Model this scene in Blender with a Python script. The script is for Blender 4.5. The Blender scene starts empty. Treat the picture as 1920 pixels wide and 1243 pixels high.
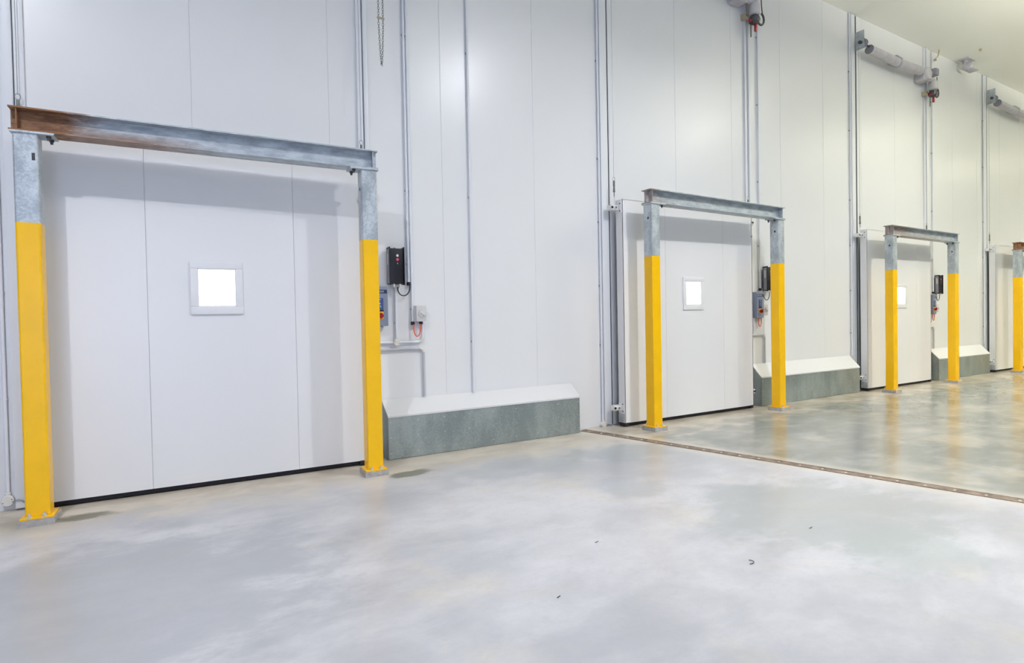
import bpy, bmesh, math, random
from mathutils import Vector, Matrix
random.seed(7)
sc = bpy.context.scene
COL = sc.collection
WALL, LEAF, KERB, CEIL = 6.08, 5.94, 5.89, 7.1

# ------------------------------------------------------------------ materials
class NT:
    def __init__(s, name):
        s.m = bpy.data.materials.new(name); s.m.use_nodes = True
        s.t = s.m.node_tree; s.b = s.t.nodes['Principled BSDF']
    def n(s, typ, **kw):
        x = s.t.nodes.new(typ)
        for k, v in kw.items(): setattr(x, k, v)
        return x
    def put(s, sock, v):
        if isinstance(v, bpy.types.NodeSocket): s.t.links.new(v, sock)
        elif v is not None:
            if hasattr(sock.default_value, '__len__') and not hasattr(v, '__len__'): v = (v, v, v)
            if sock.type == 'RGBA' and len(v) == 3: v = (*v, 1)
            sock.default_value = v
    def math(s, op, a, b=None, c=None, clamp=False):
        x = s.n('ShaderNodeMath', operation=op, use_clamp=clamp)
        for i, v in enumerate((a, b, c)): s.put(x.inputs[i], v)
        return x.outputs[0]
    def noise(s, vec, scale, detail=4, rough=.55, dist=0):
        x = s.n('ShaderNodeTexNoise'); s.put(x.inputs['Vector'], vec)
        x.inputs['Scale'].default_value = scale; x.inputs['Detail'].default_value = detail
        x.inputs['Roughness'].default_value = rough; x.inputs['Distortion'].default_value = dist
        return x.outputs['Fac']
    def step(s, v, lo, hi, to0=0., to1=1.):
        x = s.n('ShaderNodeMapRange', interpolation_type='SMOOTHSTEP')
        for i, q in enumerate((v, lo, hi, to0, to1)): s.put(x.inputs[i], q)
        return x.outputs[0]
    def mix(s, f, a, b, mode='MIX'):
        x = s.n('ShaderNodeMix', data_type='RGBA', blend_type=mode)
        s.put(x.inputs[0], f); s.put(x.inputs[6], a); s.put(x.inputs[7], b)
        return x.outputs[2]
    def vmul(s, v, k):
        x = s.n('ShaderNodeVectorMath', operation='MULTIPLY'); s.put(x.inputs[0], v); s.put(x.inputs[1], k)
        return x.outputs[0]
    def bump(s, h, strength, dist=.002):
        x = s.n('ShaderNodeBump'); x.inputs['Strength'].default_value = strength
        x.inputs['Distance'].default_value = dist; s.put(x.inputs['Height'], h)
        s.put(s.b.inputs['Normal'], x.outputs[0])
    def set(s, **kw):
        for k, v in kw.items(): s.put(s.b.inputs[k.replace('_', ' ')], v)
        return s.m

def simple(name, c, rough=.5, metal=0., noise=0., scale=6., coat=0.):
    N = NT(name)
    col = c
    if noise:
        p = N.n('ShaderNodeNewGeometry').outputs['Position']
        f = N.noise(p, scale, 5)
        col = N.mix(N.step(f, .3, .7), tuple(x*(1-noise) for x in c), tuple(min(1, x*(1+noise)) for x in c))
    return N.set(Base_Color=col, Roughness=rough, Metallic=metal, Coat_Weight=coat)

def m_panel(name, c, rough=.34):
    N = NT(name)
    return N.set(Base_Color=c, Roughness=rough)

def m_galv(name, dark=(.36, .40, .43), light=(.60, .65, .68), metal=.35, rough=.42, scale=9):
    N = NT(name); p = N.n('ShaderNodeNewGeometry').outputs['Position']
    v = N.n('ShaderNodeTexVoronoi'); N.put(v.inputs['Vector'], p); v.inputs['Scale'].default_value = 70
    cell = N.n('ShaderNodeSeparateColor'); N.put(cell.inputs[0], v.outputs['Color'])
    f = N.math('ADD', N.math('MULTIPLY', N.noise(N.vmul(p, (1, 1, .5)), scale, 5), .85), N.math('MULTIPLY', cell.outputs[0], .15))
    col = N.mix(N.step(f, .32, .68), dark, light)
    scuff = N.step(N.noise(N.vmul(p, (1, 1, .45)), 14, 6, .7), .66, .74)
    col = N.mix(N.math('MULTIPLY', scuff, .45), col, (.20, .18, .17))
    return N.set(Base_Color=col, Roughness=N.step(f, .3, .7, rough-.06, rough+.1), Metallic=metal)

def m_beam(name, amount, reach):
    """galvanised steel with a rust stain that runs in from the left end (object x = 0) along the lower web"""
    N = NT(name)
    p = N.n('ShaderNodeTexCoord').outputs['Object']
    sep = N.n('ShaderNodeSeparateXYZ'); N.put(sep.inputs[0], p)
    f = N.noise(N.vmul(p, (2, 6, 6)), 3, 6, .65)
    col = N.mix(N.step(f, .3, .7), (.34, .38, .42), (.60, .65, .68))
    fine = N.noise(N.vmul(p, (1.2, 3, 5)), 7, 7, .7)
    low = N.step(sep.outputs[2], .02, .12, 1, 0)
    a = N.step(N.math('ADD', sep.outputs[0], N.math('MULTIPLY', N.math('SUBTRACT', fine, .5), .5)), reach*.25, reach*.6, 1, 0)
    b = N.math('MULTIPLY', low, N.step(N.math('ADD', sep.outputs[0], N.math('MULTIPLY', N.math('SUBTRACT', fine, .5), 1.4)), reach*.7, reach*1.5, 1, 0))
    spots = N.math('MULTIPLY', N.step(fine, .60, .72), .55)
    r = N.math('MULTIPLY', N.math('MAXIMUM', N.math('MAXIMUM', a, N.math('MULTIPLY', b, .75)), spots), amount, clamp=True)
    rust = N.mix(N.step(fine, .3, .7), (.16, .075, .04), (.38, .20, .10))
    col = N.mix(r, col, rust)
    return N.set(Base_Color=col, Roughness=N.math('ADD', .45, N.math('MULTIPLY', r, .3)), Metallic=N.math('MULTIPLY_ADD', r, -.35, .35))

def m_yellow(name, c):
    N = NT(name); p = N.n('ShaderNodeNewGeometry').outputs['Position']
    f = N.noise(p, 5, 4)
    return N.set(Base_Color=N.mix(N.step(f, .3, .7), tuple(x*.95 for x in c), c), Roughness=.29, Specular_IOR_Level=.42)

def m_floor():
    N = NT('polished_concrete'); p = N.n('ShaderNodeNewGeometry').outputs['Position']
    sep = N.n('ShaderNodeSeparateXYZ'); N.put(sep.inputs[0], p)
    x, y = sep.outputs[0], sep.outputs[1]
    big = N.noise(N.vmul(p, (.8, 1.1, 1)), .75, 5, .52, .4)
    mid = N.noise(N.vmul(p, (1, 1.5, 1)), 2.2, 6, .58, .3)
    fine = N.noise(p, 30, 5, .7)
    rag = N.noise(N.vmul(p, (1, 1.6, 1)), 8, 6, .65)
    right = N.step(N.math('MULTIPLY_ADD', y, .2155, x), 5.94, 5.96)
    f = N.math('ADD', N.math('MULTIPLY', big, .7), N.math('MULTIPLY', mid, .3))
    left_c = N.mix(N.step(f, .34, .66), (.40, .405, .43), (.59, .585, .605))
    right_c = N.mix(N.step(f, .34, .66), (.205, .215, .20), (.31, .315, .285))
    col = N.mix(right, left_c, right_c)
    tint = N.noise(N.vmul(p, (1, 1, 1)), 1.1, 4, .6)
    col = N.mix(N.math('MULTIPLY', N.step(tint, .52, .70), .45), col, (.60, .55, .44))
    # trowel clouds
    col = N.mix(N.math('MULTIPLY', N.step(mid, .45, .75), .22), col, (.62, .63, .65))
    col = N.mix(N.math('MULTIPLY', N.step(rag, .48, .68), .16), col, (.34, .355, .375))
    col = N.mix(N.math('MULTIPLY', N.step(fine, .40, .75), .12), col, (.30, .30, .30))
    # tan dust tracked in along the wall
    yy = N.math('MULTIPLY_ADD', N.math('SUBTRACT', mid, .5), 1.3, y)
    dust = N.math('MULTIPLY', N.step(yy, 4.95, 5.55), .8)
    col = N.mix(dust, col, N.mix(N.step(mid, .35, .65), (.47, .41, .32), (.60, .54, .44)))
    # pale dust along the joint
    jd = N.math('ABSOLUTE', N.math('SUBTRACT', N.math('MULTIPLY_ADD', y, .2155, x), 5.95))
    jd = N.math('MULTIPLY_ADD', N.math('SUBTRACT', mid, .5), .25, jd)
    col = N.mix(N.math('MULTIPLY', N.step(jd, .08, .28, 1, 0), .5), col, (.66, .61, .52))
    # damp stains by the posts and darker patches
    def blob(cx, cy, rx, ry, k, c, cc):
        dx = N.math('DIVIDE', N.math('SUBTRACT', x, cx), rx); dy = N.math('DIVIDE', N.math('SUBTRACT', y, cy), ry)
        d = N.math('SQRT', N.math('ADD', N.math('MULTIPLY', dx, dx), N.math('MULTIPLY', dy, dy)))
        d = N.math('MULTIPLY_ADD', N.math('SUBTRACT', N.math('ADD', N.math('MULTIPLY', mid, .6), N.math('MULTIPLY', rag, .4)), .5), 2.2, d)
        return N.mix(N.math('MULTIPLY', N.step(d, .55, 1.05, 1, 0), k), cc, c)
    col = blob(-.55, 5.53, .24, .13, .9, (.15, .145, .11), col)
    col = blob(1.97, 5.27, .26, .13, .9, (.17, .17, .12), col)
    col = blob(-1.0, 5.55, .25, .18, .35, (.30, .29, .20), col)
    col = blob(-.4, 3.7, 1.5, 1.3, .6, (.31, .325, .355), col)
    col = blob(4.1, 2.5, 1.1, .9, .6, (.34, .365, .355), col)
    col = blob(3.4, 3.75, .4, .35, .5, (.34, .37, .40), col)
    col = blob(4.3, 4.75, .75, .42, .6, (.31, .345, .36), col)
    col = blob(3.0, 4.85, .8, .4, .45, (.36, .38, .39), col)
    col = blob(3.9, 1.75, .6, .35, .5, (.36, .41, .40), col)
    col = blob(8.9, 5.3, .5, .3, .35, (.26, .27, .25), col)
    ro_l = N.math('ADD', N.step(f, .3, .7, .285, .36), N.math('MULTIPLY', dust, .2))
    ro_r = N.math('ADD', N.step(f, .3, .7, .17, .235), N.math('MULTIPLY', dust, .03))
    ro = N.math('ADD', ro_l, N.math('MULTIPLY', right, N.math('SUBTRACT', ro_r, ro_l)))
    N.bump(N.math('ADD', N.math('MULTIPLY', big, .5), N.math('MULTIPLY', mid, .3)), .06, .02)
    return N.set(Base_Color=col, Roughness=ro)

def m_glow(name, c, s):
    N = NT(name)
    return N.set(Base_Color=(.9, .9, .9), Roughness=.08, Emission_Color=c, Emission_Strength=s)

M = dict(
    wall=m_panel('white_insulated_panel', (.81, .81, .81), .285), leaf=m_panel('white_door_skin', (.82, .815, .82), .30),
    ceil=m_panel('white_ceiling_panel', (.93, .93, .87), .5), groove=simple('panel_joint', (.66, .67, .69), .7),
    white=simple('white_steel', (.80, .81, .83), .35), pvc=simple('white_pvc_conduit', (.78, .80, .85), .35),
    greypvc=simple('grey_pvc_conduit', (.52, .53, .57), .4), cream=simple('cream_plastic', (.74, .72, .66), .45),
    black=simple('black_plastic', (.012, .012, .018), .35), slotgrey=simple('grey_track_slot', (.33, .33, .36), .6), rubber=simple('black_rubber', (.012, .01, .014), .6),
    slot=simple('dark_track_slot', (.035, .03, .035), .6), galv=m_galv('galvanised_steel'),
    kerb=m_galv('galvanised_sheet', (.27, .315, .315), (.41, .46, .45), .5, .36, 4), dull=m_galv('dull_painted_steel', (.52, .50, .54), (.63, .61, .65), .15, .5),
    yellow=m_yellow('yellow_enamel', (1.0, .56, .002)), zinc=simple('zinc_bolt', (.75, .75, .76), .3, .7),
    grout=simple('grout', (.42, .40, .385), .85, 0, .15, 25), steel=simple('dark_steel', (.10, .095, .10), .45, .5),
    rusty=simple('rusty_steel_strip', (.235, .175, .135), .55, .3, .4, 12), brass=simple('worn_bolt', (.72, .66, .55), .35, .6),
    panelgrey=simple('blue_grey_box', (.235, .27, .36), .4), navy=simple('navy_label', (.03, .045, .13), .4), blue=simple('blue_keypad', (.05, .09, .24), .4),
    red=simple('red_plastic', (.42, .01, .03), .3), pink=simple('red_button', (.75, .06, .16), .35), switchyellow=simple('switch_yellow', (.85, .52, .06), .4),
    lightgrey=simple('light_grey_plastic', (.60, .59, .59), .45), midgrey=simple('mid_grey_plastic', (.30, .30, .34), .45),
    orange=simple('orange_cable', (.80, .14, .07), .4), floor=m_floor(), wire=simple('steel_wire', (.40, .40, .40), .4, .6),
    chain=simple('chain_steel', (.24, .25, .24), .4, .6), cap=simple('white_cap_sheet', (.70, .70, .70), .5), farwall=simple('grey_cladding', (.30, .31, .32), .6), tan=simple('tan_clip', (.50, .42, .28), .5), print=simple('white_print', (.8, .8, .85), .5),
    glow=m_glow('bright_cold_room_glass', (1, .99, .97), 3.0), ring=simple('button_white', (.85, .88, .86), .4), hole=simple('dark_hole', (.05, .055, .06), .7),
    green=simple('green_strip', (.10, .16, .12), .5), lens=simple('lamp_lens', (.95, .95, .95), .1), olive=simple('worn_green_steel', (.17, .18, .15), .5, .4))

# ------------------------------------------------------------------ mesh builder
class MB:
    def __init__(s): s.bm = bmesh.new(); s.mats = []
    def mi(s, m):
        if m not in s.mats: s.mats.append(m)
        return s.mats.index(m)
    def _fin(s, fs, m, smooth=False):
        i = s.mi(m)
        for f in fs: f.material_index = i; f.smooth = smooth
    def box(s, x0, x1, y0, y1, z0, z1, m, bev=0, mat=None):
        r = bmesh.ops.create_cube(s.bm, size=1)
        vs = r['verts']
        bmesh.ops.transform(s.bm, verts=vs, matrix=Matrix.Translation(((x0+x1)/2, (y0+y1)/2, (z0+z1)/2)) @ Matrix.Diagonal((x1-x0, y1-y0, z1-z0, 1)))
        fs = {f for v in vs for f in v.link_faces}
        if bev:
            es = list({e for v in vs for e in v.link_edges})
            q = bmesh.ops.bevel(s.bm, geom=es, offset=bev, segments=2, affect='EDGES', profile=.6)
            fs = {f for f in fs if f.is_valid} | set(q['faces'])
            vs = list({v for f in fs for v in f.verts})
        if mat is not None: bmesh.ops.transform(s.bm, verts=vs, matrix=mat)
        s._fin(fs, m, False); return s
    def poly(s, pts, d, m):
        """closed prism: polygon pts swept by vector d"""
        a = [s.bm.verts.new(p) for p in pts]; b = [s.bm.verts.new(Vector(p)+Vector(d)) for p in pts]
        n = len(a); fs = [s.bm.faces.new(a), s.bm.faces.new(b[::-1])]
        for i in range(n): fs.append(s.bm.faces.new((a[i], b[i], b[(i+1) % n], a[(i+1) % n])))
        bmesh.ops.recalc_face_normals(s.bm, faces=fs); s._fin(fs, m); return s
    def cyl(s, p0, p1, r, m, seg=20, r1=None):
        p0, p1 = Vector(p0), Vector(p1); d = p1-p0
        q = d.to_track_quat('Z', 'Y').to_matrix().to_4x4()
        r_ = bmesh.ops.create_cone(s.bm, cap_ends=True, segments=seg, radius1=r, radius2=r if r1 is None else r1, depth=d.length, matrix=Matrix.Translation((p0+p1)/2) @ q)
        fs = {f for v in r_['verts'] for f in v.link_faces}
        s._fin(fs, m, seg > 8); return s
    def tube(s, pts, r, m, seg=12, closed=False):
        pts = [Vector(p) for p in pts]; n = len(pts); rings = []
        up = None
        for i, p in enumerate(pts):
            if closed: t = pts[(i+1) % n]-pts[i-1]
            else: t = pts[min(i+1, n-1)]-pts[max(i-1, 0)]
            t.normalize()
            if up is None: up = t.orthogonal().normalized()
            up = (up - t*up.dot(t)).normalized(); w = t.cross(up)
            rings.append([s.bm.verts.new(p+up*math.cos(2*math.pi*k/seg)*r+w*math.sin(2*math.pi*k/seg)*r) for k in range(seg)])
        fs = []
        for i in range(n if closed else n-1):
            a, b = rings[i], rings[(i+1) % n]
            for k in range(seg): fs.append(s.bm.faces.new((a[k], a[(k+1) % seg], b[(k+1) % seg], b[k])))
        if not closed: fs += [s.bm.faces.new(rings[0][::-1]), s.bm.faces.new(rings[-1])]
        bmesh.ops.recalc_face_normals(s.bm, faces=fs)
        s._fin(fs, m, True); return s
    def lathe(s, prof, p, axis, m, seg=28):
        """prof: list of (radius, height) along axis from p"""
        q = Vector(axis).to_track_quat('Z', 'Y').to_matrix(); p = Vector(p); rings = []
        for r, h in prof: rings.append([s.bm.verts.new(p+q @ Vector((r*math.cos(2*math.pi*k/seg), r*math.sin(2*math.pi*k/seg), h))) for k in range(seg)])
        fs = []
        for a, b in zip(rings, rings[1:]):
            for k in range(seg): fs.append(s.bm.faces.new((a[k], a[(k+1) % seg], b[(k+1) % seg], b[k])))
        fs += [s.bm.faces.new(rings[0][::-1]), s.bm.faces.new(rings[-1])]
        bmesh.ops.recalc_face_normals(s.bm, faces=fs); s._fin(fs, m, True); return s
    def build(s, name, parent=None, sharp=35):
        me = bpy.data.meshes.new(name); s.bm.to_mesh(me); s.bm.free()
        for m in s.mats: me.materials.append(M[m] if isinstance(m, str) else m)
        me.set_sharp_from_angle(angle=math.radians(sharp))
        o = bpy.data.objects.new(name, me); COL.objects.link(o)
        if parent: o.parent = parent
        return o

def tag(o, label, cat, group=None, kind=None):
    o['label'] = label; o['category'] = cat
    if group: o['group'] = group
    o['kind'] = kind or 'thing'
    return o
def thing(name, label, cat, loc=(0, 0, 0), group=None, kind=None, rz=0):
    o = bpy.data.objects.new(name, None); COL.objects.link(o); o.location = loc; o.rotation_euler = (0, 0, rz); o.empty_display_size = .1
    return tag(o, label, cat, group, kind)
def arc(cx, cz, r, a0, a1, y, n=10):
    return [(cx+r*math.cos(math.radians(a0+(a1-a0)*i/n)), y, cz+r*math.sin(math.radians(a0+(a1-a0)*i/n))) for i in range(n+1)]
def rrect(x0, x1, y0, y1, r, n=5):
    out = []
    for cx, cy, a in ((x1-r, y0+r, -90), (x1-r, y1-r, 0), (x0+r, y1-r, 90), (x0+r, y0+r, 180)):
        for i in range(n+1):
            t = math.radians(a+90*i/n); out.append((cx+r*math.cos(t), cy+r*math.sin(t)))
    return out

DOORS = [dict(x=-.90, w=2.68), dict(x=5.345, w=2.72), dict(x=11.45, w=2.50), dict(x=17.16, w=2.60)]
# the leaves hang clear of the wall: left edge, depth of both edges, width
LEAVES = [(-.897, 5.92, 5.835, 2.645), (5.25, 5.835, 5.835, 2.67), (11.30, 5.86, 5.86, 2.465), (16.99, 5.88, 5.88, 2.57)]
ORD = ['nearest', 'second nearest', 'third nearest', 'farthest']
DN = ['the nearest door', 'the second door from the left', 'the third door from the left', 'the farthest door at right edge']

# ------------------------------------------------------------------ setting
X0, X1, Y0 = -8., 34., -15.
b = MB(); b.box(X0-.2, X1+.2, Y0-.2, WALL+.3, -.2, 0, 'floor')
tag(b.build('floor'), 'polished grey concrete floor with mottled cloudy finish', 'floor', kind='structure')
b = MB(); b.box(X0-.2, X1+.2, Y0-.2, WALL+.3, CEIL, CEIL+.2, 'ceil')
tag(b.build('ceiling'), 'plain pale white ceiling', 'ceiling', kind='structure')
# panelled back wall: insulated panels with fine vertical joints
seams = []
s_ = .27
while s_ > X0: s_ -= 1.24
while s_ < X1: seams.append(s_); s_ += 1.24 if s_ < 1 else 1.255
b = MB(); b.box(X0, X1, WALL+.004, WALL+.25, 0, CEIL, 'groove')
for u, v in zip([X0]+seams, seams+[X1]):
    g = .0016
    pr = [(u+g, WALL+.006), (u+g, WALL+.003), (u+g+.004, WALL), (v-g-.004, WALL), (v-g, WALL+.003), (v-g, WALL+.006)]
    b.poly([(x, y, 0) for x, y in pr], (0, 0, CEIL), 'wall')
tag(b.build('wall_back'), 'long white insulated panel wall with fine vertical joints', 'wall', kind='structure')
for nm, bx, lb in (('wall_front', (X0, X1, Y0-.2, Y0), 'grey clad wall behind the viewer'), ('wall_left', (X0-.2, X0, Y0, WALL+.25), 'grey clad end wall to the left'),
                   ('wall_right', (X1, X1+.2, Y0, WALL+.25), 'grey clad end wall far to the right')):
    b = MB(); b.box(*bx, 0, CEIL, 'farwall'); tag(b.build(nm), lb, 'wall', kind='structure')

# ------------------------------------------------------------------ doors
def make_door(i):
    x, ly, ly1, w = LEAVES[i]
    d = thing('door_%d' % (i+1), ['white lift door with square window in nearest yellow guard frame', 'white lift door with window in second yellow frame from left',
              'white lift door with window half hidden by third yellow frame', 'white lift door at right edge behind the farthest yellow frame'][i],
              'door', (x, ly, 0), kind='structure', rz=math.atan2(ly1-ly, w))
    zb, zt, t = .052, 3.035, .12
    s1, s2 = (.785, 1.99) if w > 2.6 else (.71, 1.87)
    wx0, wx1, wz0, wz1 = w/2-.155, w/2+.155, 1.630, 1.970
    b = MB()
    b.box(.003, w-.003, .008, t, zb+.003, zt-.003, 'groove')
    g = .0014
    def slab(a, c, z0, z1): b.box(a, c, 0, .012, z0, z1, 'leaf')
    slab(0, s1-g, zb, zt); slab(s2+g, w, zb, zt)
    # the middle sheet goes round the window hole: four coplanar pieces
    slab(s1+g, wx0, zb, zt); slab(wx1, s2-g, zb, zt); slab(wx0, wx1, zb, wz0); slab(wx0, wx1, wz1, zt)
    # edge cappings
    b.box(-.002, .01, .0, t, zb, zt, 'leaf'); b.box(w-.01, w+.002, 0, t, zb, zt, 'leaf'); b.box(0, w, 0, t, zt-.004, zt, 'leaf')
    b.build('leaf', d)
    # window
    b = MB(); f = .058
    for bx in ((wx0-f, wx1+f, wz0-f-.012, wz0), (wx0-f, wx1+f, wz1, wz1+f), (wx0-f, wx0, wz0, wz1), (wx1, wx1+f, wz0, wz1)):
        b.box(bx[0], bx[1], -.016, .001, bx[2], bx[3], 'leaf', .003)
    for bx in ((wx0, wx1, wz0, wz0+.008), (wx0, wx1, wz1-.008, wz1), (wx0, wx0+.008, wz0, wz1), (wx1-.008, wx1, wz0, wz1)):
        b.box(bx[0], bx[1], -.010, .012, bx[2], bx[3], 'leaf')
    b.build('window_frame', d)
    b = MB(); b.box(wx0+.004, wx1-.004, -.003, .008, wz0+.004, wz1-.004, 'glow'); o = b.build('window_pane', d); o['label'] = 'bright white lit glass'
    b = MB(); b.box(.02, w-.01, .03, .105, .010, zb, 'rubber'); b.box(-.005, .07, -.002, .11, .008, .056, 'rubber', .006); b.box(w-.07, w, -.002, .11, .008, .056, 'rubber', .006)
    o = b.build('bottom_seal', d); o['label'] = 'black rubber seal'
    for side in (0, 1):
        if i == 3 and side: continue
        sx = -1 if side == 0 else 1; ex = 0 if side == 0 else w
        for z in (2.93, .255):
            b = MB()
            y = .075; q = .45 if (i == 0 and side == 0) else 1.
            top = z > 1
            b.box(*sorted((ex+sx*.002, ex+sx*.012)), .008, .118, z-.07, z+.105 if top else z+.06, 'white', .002)
            b.box(*sorted((ex+sx*.01, ex+sx*.135*q)), y-.012, y+.075, z-.035, z+.035, 'cream', .010)
            b.cyl((ex+sx*.115*q, y-.018, z), (ex+sx*.115*q, y+.028, z), .017, 'black', 16)
            b.cyl((ex+sx*.060*q, y-.028, z), (ex+sx*.060*q, y-.010, z), .020, 'cream', 16)
            b.cyl((ex+sx*.060*q, y-.034, z), (ex+sx*.060*q, y-.028, z), .013, 'olive', 8)
            for dz in (-.045, .05):
                b.cyl((ex+sx*.010, .03, z+dz), (ex+sx*.020, .03, z+dz), .008, 'steel', 8)
            b.build('roller_bracket', d)
        if side == 0:
            b = MB(); b.box(-.014, -.002, .004, .117, .066, .17, 'galv', .002); o = b.build('edge_shoe', d); o['label'] = 'galvanised corner shoe'
    if i in (0, 1):
        b = MB(); b.cyl((w-.012, -.018, 2.70), (w-.012, .0, 2.70), .014, 'brass', 12); b.build('stop_knob', d)

def rail(i, x, w, side):
    sx = -1 if side == 0 else 1; ex = x if side == 0 else x+w
    lab = '%s white lift track beside %s' % ('left' if side == 0 else 'right', DN[i])
    t = thing('guide_rail', lab, 'rail', (ex, WALL, 0), 'lift door tracks')
    k = .6 if (i == 0 and side == 0) else 1.
    X = lambda a: sx*a*k
    bx = lambda b, a0, a1, y0, y1, m, bev=.002: b.box(*sorted((X(a0), X(a1))), y0, y1, .015, CEIL-.01, m, bev)
    if side == 0: c0, c1, f0, f1 = .140, .262, .022, .128
    else: c0, c1, f0, f1 = .088, .128, .022, .078
    cd_, fd = -.05, -.03
    if side == 0 and i: f1, cd_, fd = (.108 if i == 1 else .07), -.03, -.016
    b = MB(); bx(b, c0, c1, cd_, 0, 'white', .004); b.build('cover_channel', t)
    b = MB(); bx(b, f1-.01, c0+.01, -.006, 0, 'slot' if side == 0 and i else 'slotgrey', 0); o = b.build('track_slot', t); o['label'] = 'dark open slot'
    b = MB(); bx(b, f0, f1, fd, 0, 'white'); b.build('inner_flange', t)

def wirerope(i, side, z0, zt):
    lx, ly, ly1, lw = LEAVES[i]; x = lx-.055 if side == 0 else lx+lw+.045; yy = (ly1 if side else ly)+.09
    t = thing('lifting_cable', 'thin steel lifting cable at %s of %s' % ('left' if side == 0 else 'right', DN[i]), 'cable', (x, yy, z0), 'door lifting cables')
    b = MB(); b.tube([(0, 0, .36), (0, 0, zt-z0)], .0028, 'wire', 6); b.tube([(.0, 0, .0), (0, 0, .12)], .006, 'cream', 8); b.build('wire', t)
    b = MB(); b.tube([(.018*math.cos(a*math.pi/8), 0, .345+.024*math.sin(a*math.pi/8)) for a in range(16)], .0035, 'wire', 8, True); b.build('thimble', t)
    b = MB(); b.cyl((0, 0, .17), (0.002, 0, .245), .016, 'olive', 10, .011); b.box(-.011, .011, -.01, .01, .245, .32, 'olive', .003); b.cyl((0, 0, .10), (0, 0, .18), .006, 'olive', 8); b.build('cable_grip', t)

for i, D in enumerate(DOORS):
    make_door(i); rail(i, D['x'], D['w'], 0)
    wirerope(i, 0, 2.97, 6.42)
    if i < 3:
        rail(i, D['x'], D['w'], 1); wirerope(i, 1, 2.97, (6.42, 6.34, 6.26)[i])

# ------------------------------------------------------------------ yellow guard frames
PX = [-0.9143, 1.6244, 5.3448, 8.0058, 11.3776, 13.8585, 17.141, 19.70]
PY = [5.5064, 5.3913, 5.392, 5.4309, 5.44, 5.4504, 5.4515, 5.4515]
PT = [2.9129, 2.9202, 2.8809, 2.8822]
RUST = [(1., 1.0), (.45, .35), (.5, 1.8), (1., 2.4)]
FL = ['yellow guard frame nearest the viewer, rust at the left of its beam', 'yellow guard frame around the second door from the left',
      'yellow guard frame around the third door, brownish beam', 'farthest yellow guard frame, cut off by the right picture edge']
for k in range(4):
    xa, xb, ya, yb, top = PX[2*k], PX[2*k+1], PY[2*k], PY[2*k+1], PT[k]
    rz = math.atan2(yb-ya, xb-xa); L = math.hypot(xb-xa, yb-ya); S = .149
    fr = thing('door_guard_frame', FL[k], 'guard frame', (xa, ya, 0), 'yellow door guard frames', rz=rz)
    for j, ox in enumerate((0, L)):
        zp = 2.242
        b = MB(); pr = rrect(ox, ox+S, 0, S, .014)
        for z0, z1, m in ((.064, zp, 'yellow'), (zp, top-.014, 'galv')):
            lo = [b.bm.verts.new((x, y, z0)) for x, y in pr]; hi = [b.bm.verts.new((x, y, z1)) for x, y in pr]
            n = len(pr); fs = [b.bm.faces.new((lo[q], lo[(q+1) % n], hi[(q+1) % n], hi[q])) for q in range(n)]
            if m == 'galv': fs.append(b.bm.faces.new(hi))
            b._fin(fs, m, True)
        bmesh.ops.remove_doubles(b.bm, verts=b.bm.verts, dist=1e-5)
        post = b.build('post', fr, 8)
        if k in (0, 1, 2):
            b = MB()
            if k == 0 and j == 0: b.box(ox+S-.038, ox+S-.018, -.0012, .002, top-.21, top-.155, 'hole', .0005)
            else: b.cyl((ox-.0012, S*.42, top-.19), (ox+.002, S*.42, top-.19), .016, 'hole', 14)
            b.build('vent_hole', post)
        # base plate, bolts, grout
        b = MB(); b.box(ox-.026, ox+S+.026, -.036, S+.036, .050, .063, 'yellow', .002); pl = b.build('base_plate', fr)
        for bx in (.03, S-.03):
            for by in (-.019, S+.019):
                b = MB(); b.cyl((ox+bx, by, .063), (ox+bx, by, .067), .019, 'zinc', 20); b.cyl((ox+bx, by, .067), (ox+bx, by, .080), .014, 'zinc', 6); b.cyl((ox+bx, by, .078), (ox+bx, by, .092), .008, 'zinc', 10)
                b.build('anchor_bolt', pl)
        b = MB(); b.poly([(ox-.034, -.044, 0), (ox+S+.034, -.044, 0), (ox+S+.034, S+.044, 0), (ox-.034, S+.044, 0)], (0, 0, .05), 'grout')
        o = b.build('grout_pad', fr); o['label'] = 'grey grout pad'
        # cap plate with inboard bolts
        a0, a1 = (ox-.014, ox+S+.10) if j == 0 else (ox-.10, ox+S+.014)
        b = MB(); b.box(a0, a1, -.012, S+.012, top-.014, top, 'galv', .001); cp = b.build('cap_plate', fr)
        bxp = ox+S+.062 if j == 0 else ox-.062
        for by in (.025, S-.025):
            b = MB(); b.cyl((bxp, by, top-.030), (bxp, by, top-.014), .017, 'steel', 6); b.cyl((bxp, by, top-.048), (bxp, by, top-.03), .010, 'steel', 10); b.build('hanger_bolt', cp)
    H, W, tf, tw = .176, .165, .011, .007
    mat = m_beam('beam_steel_%d' % k, *RUST[k])
    b = MB(); x0, x1 = -.018, L+S+.012
    ym = S/2
    sect = [(-W/2, 0), (W/2, 0), (W/2, tf), (tw/2, tf), (tw/2, H-tf), (W/2, H-tf), (W/2, H), (-W/2, H), (-W/2, H-tf), (-tw/2, H-tf), (-tw/2, tf), (-W/2, tf)]
    b.poly([(x0, ym+y, z) for y, z in sect], (x1-x0, 0, 0), mat)
    for xs in (x0+.045, x1-.045): b.box(xs-.004, xs+.004, ym-W/2+.012, ym-tw/2, tf, H-tf, mat); b.box(xs-.004, xs+.004, ym+tw/2, ym+W/2-.012, tf, H-tf, mat)
    bo = b.build('beam', fr); bo.location = (0, 0, top)

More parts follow.
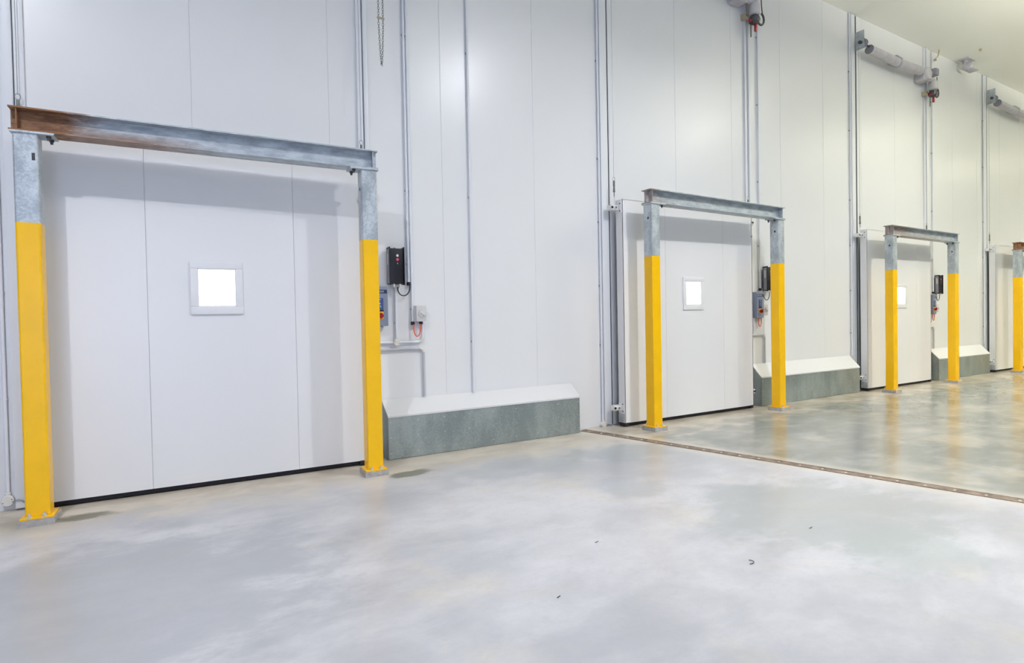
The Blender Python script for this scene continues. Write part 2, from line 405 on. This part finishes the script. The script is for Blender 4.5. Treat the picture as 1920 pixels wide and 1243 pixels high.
# ------------------------------------------------------------------ galvanised kerbs
KL = ['galvanised kerb with sloped white cap between the first two doors', 'galvanised kerb with sloped white cap between second and third doors', 'small distant galvanised kerb with sloped white cap beside the farthest door']
for k, (xa, xb) in enumerate(((2.0, 4.53), (8.2, 11.08), (14.17, 16.70))):
    t = thing('wall_kerb', KL[k], 'kerb', (xa, KERB, 0), 'galvanised wall kerbs')
    w, dp, h0, h1 = xb-xa, WALL-KERB-.003, .462, (.608 if k == 0 else .66)
    b = MB(); b.box(0, w, 0, .004, 0.004, h0, 'kerb')
    n = max(2, round(w/.30))
    for c in range(n+1):
        xx = .025+(w-.05)*c/n
        for z in (.07, .235, .40): b.cyl((xx, -.003, z), (xx, .001, z), .0052, 'zinc', 8)
    b.build('front_sheet', t)
    for xx, sg in ((0, 1), (w, -1)):
        b = MB(); b.poly([(xx, .001, .004), (xx, dp, .004), (xx, dp, h1-.02), (xx, .001, h0-.002)], (sg*.004, 0, 0), 'kerb'); b.build('end_sheet', t)
    b = MB(); b.poly([(-.004, -.006, h0-.012), (-.004, -.006, h0+.006), (-.004, dp, h1+.012), (-.004, dp, h1-.008)], (w+.008, 0, 0), 'cap')
    b.build('sloped_cap', t)

# ------------------------------------------------------------------ conduits
CY = WALL-.024
def vconduit(label, x, z0, z1, clips, gland=False, r=.014):
    t = thing('conduit', label, 'conduit', (x, CY, z0), 'vertical white conduits')
    b = MB(); b.cyl((0, 0, 0), (0, 0, z1-z0), r, 'pvc', 16); b.build('pipe', t)
    for z in clips:
        b = MB(); b.box(-r-.003, r+.003, -.004, .024, z-z0-.008, z-z0+.008, 'midgrey', .002); b.cyl((0, 0, z-z0-.009), (0, 0, z-z0+.009), r+.003, 'pvc', 14); b.build('saddle_clip', t)
    if gland:
        b = MB(); b.lathe([(.014, -.032), (.022, -.03), (.022, -.004), (.019, 0), (.019, .006)], (0, 0, 0), (0, 0, 1), 'black', 12); o = b.build('cable_gland', t); o['label'] = 'black gland'
    return t
vconduit('long plain white conduit halfway along the wall between first two doors', 3.105, .622, CEIL-.01, (1.217, 2.9, 4.57, 6.2))
for i, (dx, zz) in enumerate(((-1.105, .12), (5.048, .06), (11.135, .68), (16.87, .68))):
    vconduit('white conduit at the left of %s' % DN[i], dx, zz, CEIL-.01, ((.9, 1.75, 3.2, 4.6) if i == 0 else (1.1, 1.9, 2.75, 3.6, 4.9, 6.)))
    if i < 2:
        t = thing('junction_box', 'round cream junction box at floor left of %s' % DN[i], 'junction box', (dx, WALL, zz-.035), 'floor level junction boxes')
        b = MB(); b.lathe([(.040, 0), (.043, .03), (.043, .05), (.039, .056)], (0, 0, 0), (0, -1, 0), 'cream', 24); b.cyl((0, -.026, .035), (0, -.026, .06), .02, 'cream', 14); b.build('box_body', t)
        for q in (-1, 1):
            b = MB(); b.cyl((q*.028, -.054, q*.012), (q*.028, -.058, q*.012), .004, 'steel', 8); b.build('lid_screw', t)
        b = MB(); b.tube([(.03+.10*u, -.060, -.01-.045*u*u+.02*math.sin(3*u)) for u in [q/8 for q in range(9)]], .004, 'midgrey', 8); b.build('cable_tail', t)

# ------------------------------------------------------------------ control gear beside the doors
def lettering(txt, size, loc, parent, m):
    c = bpy.data.curves.new('lettering', 'FONT'); c.body = txt; c.size = size; c.extrude = .0006; c.shear = .25; c.space_character = .95; c.align_x = 'RIGHT'
    to = bpy.data.objects.new('text', c); COL.objects.link(to); dg = bpy.context.evaluated_depsgraph_get(); dg.update()
    me = bpy.data.meshes.new_from_object(to.evaluated_get(dg)); bpy.data.objects.remove(to); me.materials.clear(); me.materials.append(M[m])
    o = bpy.data.objects.new('lettering', me); COL.objects.link(o); o.parent = parent; o.location = loc; o.rotation_euler = (math.pi/2, 0, 0)
    o['label'] = 'white slanted lettering'
def controller(i, x):
    w, h, z0, yb, yf = .16, .41, 1.855, WALL-.03, 5.955
    t = thing('door_controller', ['black door controller with white and red buttons beside nearest yellow frame', 'black door controller half hidden by second yellow frame', 'black door controller beside the third door'][i], 'controller', (x, 0, z0), 'black door controllers')
    b = MB(); b.box(.008, w-.008, yf+.012, yb, .012, h-.015, 'black', .004); b.box(.02, w-.02, yb, WALL, .06, h-.06, 'midgrey'); b.build('body', t)
    for xx in (0, w):
        b = MB(); b.poly([(xx-.005, yf, .0), (xx-.005, yb, .012), (xx-.005, yb, h-.005), (xx-.005, yf, h)], (.010, 0, 0), 'black'); b.build('side_fin', t)
    b = MB(); b.box(-.0075, -.004, yf+.035, yb-.03, .22, .34, 'lightgrey'); b.build('rating_label', t)
    b = MB(); b.box(-.0065, -.004, yf+.02, yb-.012, .02, .385, 'midgrey'); b.build('side_cover', t)
    cx = w*.55; yy = yf+.012
    b = MB(); b.lathe([(.013, 0), (.014, .003), (.0055, .004), (.005, .001)], (cx, yy, .318), (0, -1, 0), 'ring', 20); b.build('open_button', t)
    b = MB(); b.lathe([(.015, 0), (.015, .003), (.009, .006)], (cx, yy, .275), (0, -1, 0), 'pink', 20); b.build('stop_button', t)
    b = MB(); b.box(cx-.003, cx+.003, yy-.003, yy+.001, .228, .240, 'ring'); b.build('power_mark', t)
    b = MB(); b.cyl((cx+.035, yy+.001, .234), (cx+.035, yy-.002, .234), .003, 'red', 8); b.build('indicator_light', t)
    for xx in (.045, .115):
        b = MB(); b.cyl((xx, 5.98, -.02), (xx, 5.98, .014), .014, 'lightgrey', 12); b.build('bottom_gland', t)
    b = MB(); b.tube([(.08+.012*math.cos(a*math.pi/8), yb-.02, h-.012+.010*math.sin(a*math.pi/8)) for a in range(9)], .003, 'steel', 6); b.build('hanging_eye', t)
def switchbox(i, x0, x1):
    t = thing('isolator_box', ['blue grey panel with red rotary switch, tucked behind nearest right post', 'blue grey panel with red rotary switch beside the second door', 'slim blue grey panel with red switch beside the third door'][i], 'switch panel', (x0, 0, 1.42), 'blue grey isolator panels')
    w = x1-x0; yf = 5.97
    b = MB(); b.box(0, w, yf, WALL-.008, 0, .42, 'panelgrey', .004); b.cyl((w-.06, 6.0, -.012), (w-.06, 6.0, .004), .012, 'panelgrey', 10); b.box(.03, w-.03, WALL-.008, WALL, .03, .39, 'panelgrey'); b.build('enclosure', t)
    b = MB(); b.box(.004, w-.010, yf-.0015, yf+.001, .345, .385, 'navy'); s = b.build('name_strip', t); lettering('ON-HOLD', .026, (w-.045, yf-.002, .357), s, 'print')
    b = MB(); b.box(w-.128, w-.052, yf-.002, yf+.001, .175, .295, 'blue'); kp = b.build('keypad', t)
    for z, sh in ((.272, 0), (.238, 1), (.205, 2)):
        b = MB()
        if sh == 1: b.cyl((w-.088, yf-.004, z), (w-.088, yf, z), .006, 'print', 12)
        else: b.tube(arc(w-.088, z, .010, 20 if sh == 0 else 160, 240 if sh == 0 else -60, yf-.003), .0022, 'print', 6)
        b.build('key_symbol', kp)
    b = MB(); b.box(w-.128, w-.050, yf-.003, yf+.001, .155, .172, 'black'); b.build('black_strip', t)
    b = MB(); b.box(w-.125, w-.052, yf-.004, yf+.001, .072, .152, 'switchyellow', .001); sw = b.build('switch_plate', t)
    b = MB(); b.lathe([(.031, 0), (.031, .016), (.026, .022)], (w-.086, yf-.004, .110), (0, -1, 0), 'red', 24); b.box(w-.093, w-.079, yf-.048, yf-.02, .082, .138, 'red', .003); b.build('rotary_handle', sw)
def rotary(i, x, z):
    t = thing('isolator_switch', ['light grey isolator box with round dial right of nearest frame', 'round grey isolator dial peeping past the blue grey panel', 'tiny grey isolator under the third controller'][i], 'isolator', (x, WALL, z), 'light grey isolators')
    b = MB(); b.box(-.058, .058, -.095, 0, 0, .175, 'lightgrey', .006); b.box(-.066, -.05, -.06, 0, .0, .175, 'lightgrey', .004); b.build('box_body', t)
    b = MB(); b.lathe([(.042, 0), (.042, .01), (.036, .012)], (.008, -.095, .088), (0, -1, 0), 'lightgrey', 28)
    b.box(-.030, .030, -.012, 0, -.009, .009, 'white', .003, Matrix.Translation((.008, -.107, .088)) @ Matrix.Rotation(math.radians(40), 4, 'Y')); b.build('dial', t)
def loop(name, label, xa, za, xb, zb, low, m, y, r=.006):
    b = MB(); n = 20; pts = []
    for q in range(n+1):
        u = q/n; a = math.pi*u
        x = (xa+xb)/2-(xb-xa)/2*math.cos(a); z = za+(zb-za)*u-(min(za, zb)-low)*math.sin(a)**.8
        pts.append((x, y, z))
    b.tube(pts, r, m, 10)
    return tag(b.build(name), label, 'cable', 'short looped cables')
def pipe_run(label, pts, r, m, name='conduit_run'):
    """horizontal pipe with rounded elbows"""
    t = thing(name, label, 'conduit', (0, 0, 0), 'low horizontal conduits')
    b = MB(); P = [Vector(p) for p in pts]; rad = .045; path = [P[0]]
    elbows = []
    for a, c, d in zip(P, P[1:], P[2:]):
        u = (a-c).normalized(); v = (d-c).normalized(); cen = c+(u+v)*rad; el = []
        for q in range(9):
            an = math.pi/2*q/8; el.append(cen-v*rad*math.cos(an)-u*rad*math.sin(an))
        path += el; elbows.append(el)
    path.append(P[-1]); b.tube(path, r, m, 14); b.build('pipe', t)
    for el in elbows:
        b = MB(); b.tube(el, r+.003, 'cream', 14); b.build('elbow', t)
    return t
for i in range(3):
    if i == 0:
        bx, ga, gb, iso, oa = 2.082, 1.912, 2.055, 2.439, 2.325
    else:
        e = DOORS[i]['x']+DOORS[i]['w']
        bx = e+(.42 if i == 1 else .44); ga, gb = e+.155, e+.325; iso = e+.40; oa = e+(.355 if i == 1 else .385)
    controller(i, bx); switchbox(i, ga, gb); rotary(i, iso, 1.46)
    tgt = ['nearest', 'second', 'third'][i]
    if i == 0:
        vconduit('white conduit ending in black gland beside nearest controller', oa, 1.89, CEIL-.01, (2.1, 2.9, 4.6, 6.2), True)
        vconduit('white conduit reaching lower, to the orange cable loop', 2.362, 1.455, CEIL-.01, (1.6, 2.9, 4.6, 6.2), True)
        vconduit('short white conduit under the nearest controller', 2.172, 1.292, 1.85, (1.45,))
        loop('flexible_cord', 'black cable loop hanging under nearest controller', 2.185, 1.84, 2.325, 1.86, 1.735, 'black', 6.02)
        loop('flexible_cord', 'orange cable loop under the light grey isolator', 2.362, 1.43, 2.448, 1.445, 1.29, 'orange', 6.03, .0065)
        b = MB(); b.lathe([(.014, -.03), (.021, -.028), (.021, -.004), (.017, 0)], (2.448, 6.03, 1.462), (0, 0, 1), 'black', 12); tag(b.build('cable_gland'), 'black gland on the underside of light grey isolator', 'gland')
        t = pipe_run('white conduit elbow run at hip height behind nearest right post', [(1.92, CY, 1.238), (2.478, CY, 1.238), (2.478, CY, 1.455)], .013, 'pvc')
        b = MB(); b.lathe([(.036, 0), (.040, .02), (.040, .045), (.036, .05)], (2.17, WALL, 1.238), (0, -1, 0), 'cream', 24)
        for q in (-1, 1): b.cyl((2.17+q*.024, WALL-.05, 1.238-q*.012), (2.17+q*.024, WALL-.053, 1.238-q*.012), .004, 'steel', 8)
        b.build('round_box', t)
        pipe_run('grey conduit elbow run dropping to the first kerb', [(1.92, CY, 1.162), (2.483, CY, 1.162), (2.483, CY, .622)], .014, 'greypvc')
    else:
        vconduit('pale conduit right of %s track' % DN[i], oa, 1.90, CEIL-.01, (2.6, 3.65, 4.9, 6.), True)
        loop('flexible_cord', 'black cable loop under the %s controller' % tgt, oa+.0, 1.87, bx+.10, 1.85, 1.70, 'black', 6.0)
        loop('flexible_cord', 'red cable loop under the %s grey panel' % tgt, gb-.10, 1.43, gb-.02, 1.43, 1.28, 'orange', 6.0, .0065)
        loop('flexible_cord', 'white cable loop under the %s grey panel' % tgt, gb-.16, 1.43, gb-.01, 1.43, 1.22, 'pvc', 6.05, .009)
        vconduit('short pale conduit below the %s grey panel' % tgt, e+.20, 1.165, 1.42, ())
        pipe_run('grey conduit elbow run beside the %s door' % tgt, [(e+.145, CY, 1.14), (e+(.46 if i == 1 else .40), CY, 1.14), (e+(.46 if i == 1 else .40), CY, .672)], .014, 'greypvc')

# ------------------------------------------------------------------ lift operators on top of the doors
OY = 5.92
for i in (1, 2, 3):
    D = DOORS[i]; x0, w = D['x'], D['w']; e = x0+w; dz = .06 if i == 1 else -.02
    t = thing('lift_operator', {1: 'door lift motor at the top picture edge above second door', 2: 'grey spring shaft and lift motor high above third door', 3: 'grey spring shaft at right edge high above farthest door'}[i], 'door operator', (x0, OY, 6.47+dz), 'door lift operators')
    b = MB(); b.box(-.185, -.17, -.06, .10, -.06, .28, 'galv', .002); b.build('end_plate', t)
    b = MB(); b.lathe([(.03, -.02), (.03, .03)], (-.20, .0, .06), (1, 0, 0), 'steel', 16); b.lathe([(.085, 0), (.085, .012), (.055, .02), (.055, .06), (.085, .07), (.085, .08)], (-.165, .0, .06), (1, 0, 0), 'midgrey', 28); b.build('cable_drum', t)
    b = MB(); b.cyl((-.17, .0, .06), (w-.25, 0, 0), .016, 'steel', 12); b.build('shaft', t)
    mid = 1.16
    for xa, za, xb, zb in ((.12, .0, mid-.03, -.028), (mid+.03, -.028, w-.42, -.002)):
        b = MB(); b.cyl((xa, 0, za), (xb, 0, zb), .080, 'dull', 26); b.cyl((xa-.012, 0, za), (xa, 0, za), .083, 'midgrey', 26)
        o = b.build('spring_tube', t)
    b = MB(); b.poly([(mid-.03, -.10, -.10), (mid-.03, -.10, .02), (mid-.03, .0, .12), (mid-.03, .155, .14), (mid-.03, .155, -.02), (mid-.03, .0, -.15), (mid-.03, -.06, -.15)], (.03, 0, 0), 'dull'); b.box(mid-.08, mid+.08, .14, .155, -.02, .14, 'dull'); b.build('centre_bracket', t)
    if i < 3:
        gx = w-.22
        b = MB(); b.lathe([(.11, 0), (.135, .02), (.135, .13), (.11, .15)], (gx+.02, .08, -.03), (0, -1, 0), 'dull', 24); b.box(gx-.13, gx+.12, -.03, .155, -.17, -.01, 'dull', .015); b.build('gearbox', t)
        b = MB(); b.box(gx+.20, gx+.36, -.11, .10, -.03, .12, 'midgrey', .03); b.cyl((gx+.1, 0, .03), (gx+.22, 0, .03), .045, 'dull', 16); b.build('terminal_box', t)
        mx = w+.10
        b = MB(); b.lathe([(.06, 0), (.085, .02), (.085, .16), (.07, .2), (.04, .24)], (mx, 0, -.31), (0, 0, 1), 'lightgrey', 24); b.cyl((gx, 0, -.10), (mx, 0, -.10), .05, 'dull', 16); o = b.build('motor', t); o['label'] = 'silvery grey motor body'
        b = MB(); b.lathe([(.03, -.07), (.075, -.05), (.09, 0), (.075, .04), (.03, .05)], (mx, .0, -.37), (.25, 0, 1), 'steel', 20); b.cyl((mx-.13, 0, -.42), (mx-.03, 0, -.38), .02, 'red', 10); b.build('hand_wheel', t)
        b = MB(); b.tube([(mx+.14+.085*math.cos(a), -.01, -.33+.095*math.sin(a)) for a in [math.radians(-200+q*16) for q in range(18)]] , .016, 'steel', 10); b.tube([(mx+.16, -.01, .0), (mx+.17, -.01, -.12), (mx+.19, -.01, -.24)], .008, 'steel', 8); b.build('motor_cable', t)
        b = MB(); b.box(mx+.01, mx+.045, -.02, .015, -.55, -.42, 'red', .004); o = b.build('release_handle', t); o['label'] = 'red release handle'
        b = MB(); b.box(mx-.05, mx-.03, .03, .04, -.64, -.44, 'green'); b.build('release_strap', t)
        s = thing('limit_switch', 'small brown limit switch on the %s door right track' % ['', 'second', 'third'][i], 'switch', (e+.0, WALL-.05, 6.12+dz-(.05 if i == 2 else 0)), 'track limit switches')
        b = MB(); b.box(-.03, .03, -.05, .05, 0, .09, 'tan', .004); b.build('switch_body', s)
        b = MB(); b.cyl((-.01, -.06, .05), (-.01, -.048, .05), .012, 'steel', 10); b.build('lever_roller', s)

# hand chain loop of the first door's operator, hung from the ceiling
t = thing('hanging_chain', 'looped steel hand chain hanging above the nearest frame', 'chain', (1.972, 5.75, 4.07))
path = []
for side in (-1, 1):
    pass
N_ = 120; pitch = .05
def chain_pt(d):
    """distance along loop from the left top down and up"""
    top = CEIL-4.07-.01
    taper = lambda z: .023*min(1, (z+.01)/.42)**.7
    if d < top: z = top-d; return Vector((-taper(z), 0, z))
    z = d-top; return Vector((taper(z), 0, z))
b = MB(); tot = 2*(CEIL-4.07-.01); d = .01; q = 0
while d < tot-.02:
    if abs(d-tot/2) < .012: d += .01
    p = chain_pt(d); p2 = chain_pt(min(d+.028, tot)); c = (p+p2)/2; u = (p2-p).normalized() if (p2-p).length > 1e-6 else Vector((0, 0, 1))
    a = u.orthogonal().normalized(); v = u.cross(a)
    ax = (Vector((1, 0, 0)) if q % 2 else Vector((0, 1, 0))); ax = (ax-u*ax.dot(u)).normalized()
    ring = [c+u*.0165*math.cos(k*math.pi/6)+ax*.0085*math.sin(k*math.pi/6) for k in range(12)]
    b.tube(ring, .0026, 'chain', 6, True); d += .026; q += 1
b.build('chain_links', t)
b = MB(); b.box(-.038, .038, -.008, .008, .475, .492, 'tan', .003); o = b.build('tie_clip', t); o['label'] = 'tan plastic clip joining both runs'
# ceiling fittings
t = thing('ceiling_spotlight', 'small grey spotlight bracketed high up near the ceiling', 'spotlight', (15.55, 5.88, CEIL))
b = MB(); b.box(-.16, .16, -.10, .10, -.03, 0, 'dull', .004); b.box(-.1, .1, -.02, .02, -.12, -.02, 'dull', .004); b.build('bracket', t)
b = MB(); b.lathe([(.06, .14), (.085, .10), (.095, 0), (.09, -.02)], (.02, -.04, -.17), (-.4, .75, .25), 'dull', 24); b.build('lamp_head', t)
b = MB(); b.lathe([(.04, 0), (.04, .012)], (.02+.018, -.075, -.18), (.4, -.75, -.25), 'lens', 20); b.build('lens', t)
b = MB(); b.box(.05, .36, -.09, .09, -.205, -.19, 'dull', .003); b.build('side_flap', t)
b = MB(); b.tube([(14.30, 5.98, 6.86), (14.32, 5.98, 6.90), (14.40, 5.97, 6.95), (14.42, 5.96, 7.03), (14.43, 5.96, CEIL)], .012, 'tan', 8); b.lathe([(.03, 0), (.03, .03)], (14.30, 5.98, 6.845), (0, 0, 1), 'tan', 12)
tag(b.build('ceiling_hook'), 'small bent hook at the ceiling above the third door motor', 'hook')
b = MB(); b.lathe([(.025, 0), (.03, -.02), (.012, -.05)], (15.2, 5.5, CEIL), (0, 0, 1), 'tan', 12)
tag(b.build('ceiling_nub'), 'tiny brown fitting on bare ceiling at upper right', 'fitting')

# ------------------------------------------------------------------ floor joint and scraps
jx = lambda y: 5.948-.2155*y
ya, yb = WALL-.08, -6.
dv = Vector((jx(yb)-jx(ya), yb-ya, 0)); LJ = dv.length; ang = math.atan2(dv.y, dv.x)
t = thing('expansion_joint', 'rusty bolted steel joint strip running across the concrete floor', 'joint strip', (jx(ya), ya, 0), rz=ang)
b = MB(); b.box(0, LJ, -.052, .052, -.01, .0035, 'rusty'); b.build('cover_strip', t)
b = MB()
for s_ in (-1, 1): b.box(0, LJ, *sorted((s_*.052, s_*.060)), -.01, .0055, 'rusty')
b.build('edge_angle', t)
for c in range(48):
    b = MB(); xx = .12+c*.20
    if xx > LJ-.1: break
    b.lathe([(.012, 0), (.010, .004), (.005, .0055)], (xx, -.012, .003), (0, 0, 1), 'brass', 10); b.build('strip_bolt', t)
for k, (x, y, s, lab) in enumerate(((2.913, 2.177, .021, 'dark curled shaving lying on pale floor in the middle'), (2.376, 2.932, .022, 'small dark sliver lying left of the curled shaving'),
                                 (3.739, 2.325, .025, 'small dark sliver lying right of the curled shaving'), (1.734, 2.458, .018, 'tiny dark fleck on the floor at lower centre'))):
    b = MB(); b.tube([(x+s*math.cos(a)*1.2, y+s*.8*math.sin(a)+.01*u, .004+.003*u) for u, a in [(q/8, math.radians(-150+q*(26 if k == 0 else 9))) for q in range(9)]], .0022, 'rubber', 6)
    tag(b.build('floor_shaving'), lab, 'debris', 'scraps on the floor')

# ------------------------------------------------------------------ lamps: high-bay row over the aisle, plus an added soft fill row behind the viewer
def lamp(x, y, e, c, r=.10, up=.8, spread=152):
    for k, (en, rx, dz) in enumerate(((e, 0, 0), (e*up, math.pi, -.35))):  # second disc faces up, an added fill to brighten the ceiling
        l = bpy.data.lights.new('bay_or_fill', 'AREA'); l.shape = 'DISK'; l.size = r*2; l.energy = en; l.color = c
        l.spread = math.radians(spread if k == 0 else 175)
        o = bpy.data.objects.new('bay_or_fill_light', l); COL.objects.link(o); o.location = (x, y, 6.6+dz); o.rotation_euler = (rx, 0, 0)
E1 = 195
for x, c, k, u in ((-1.9, (.90, .912, .985), .97, .45), (5.4, (.93, .935, .985), 1.1, .5), (12.7, (1.0, .985, .86), 1.14, 2.8), (20., (1.0, .98, .80), 1.06, 3.8), (27.3, (1.0, .98, .8), 1.0, 2.)):
    lamp(x, 1.25, E1*k, c, up=u)
for x, c, k in ((-1.9, (.86, .895, 1.0), .3), (5.4, (.89, .915, 1.0), .3), (12.7, (1.0, .985, .86), .15), (20, (1.0, .98, .80), .7)):
    lamp(x, -6.5, E1*k, c, .8)
# added bluish fill panels behind the viewer, to lift the shadows
for x, e in ((-3.5, 430), (3.5, 130)):
    l = bpy.data.lights.new('blue_fill', 'AREA'); l.shape = 'RECTANGLE'; l.size = 4.2; l.size_y = 4.4; l.energy = e; l.color = (.50, .64, 1.0)
    o = bpy.data.objects.new('blue_fill', l); COL.objects.link(o); o.location = (x, Y0+.05, 2.4); o.rotation_euler = (math.pi/2, 0, 0)
w = bpy.data.worlds.new('World'); sc.world = w; w.use_nodes = True
w.node_tree.nodes['Background'].inputs[0].default_value = (.9, .93, 1, 1); w.node_tree.nodes['Background'].inputs[1].default_value = .05

# ------------------------------------------------------------------ camera
f_, cz, yaw, pitch, roll = 1085.05, 1.4463, .5415, -.0181, -.0193
fw = Vector((math.sin(yaw)*math.cos(pitch), math.cos(yaw)*math.cos(pitch), math.sin(pitch)))
r0 = Vector((math.cos(yaw), -math.sin(yaw), 0)); u0 = r0.cross(fw)
c_, s_ = math.cos(roll), math.sin(roll); r_ = r0*c_+u0*s_; u_ = u0*c_-r0*s_
cd = bpy.data.cameras.new('camera'); cd.sensor_width = 36; cd.lens = f_*36/1920; cd.clip_end = 200
co = bpy.data.objects.new('camera', cd); COL.objects.link(co)
co.matrix_world = Matrix(((r_.x, u_.x, -fw.x, 0), (r_.y, u_.y, -fw.y, 0), (r_.z, u_.z, -fw.z, cz), (0, 0, 0, 1)))
sc.camera = co
sc.view_settings.view_transform = 'Standard'; sc.view_settings.look = 'None'; sc.view_settings.gamma = 1; sc.view_settings.exposure = 0.0
try: sc.cycles.use_denoising = True
except Exception: pass
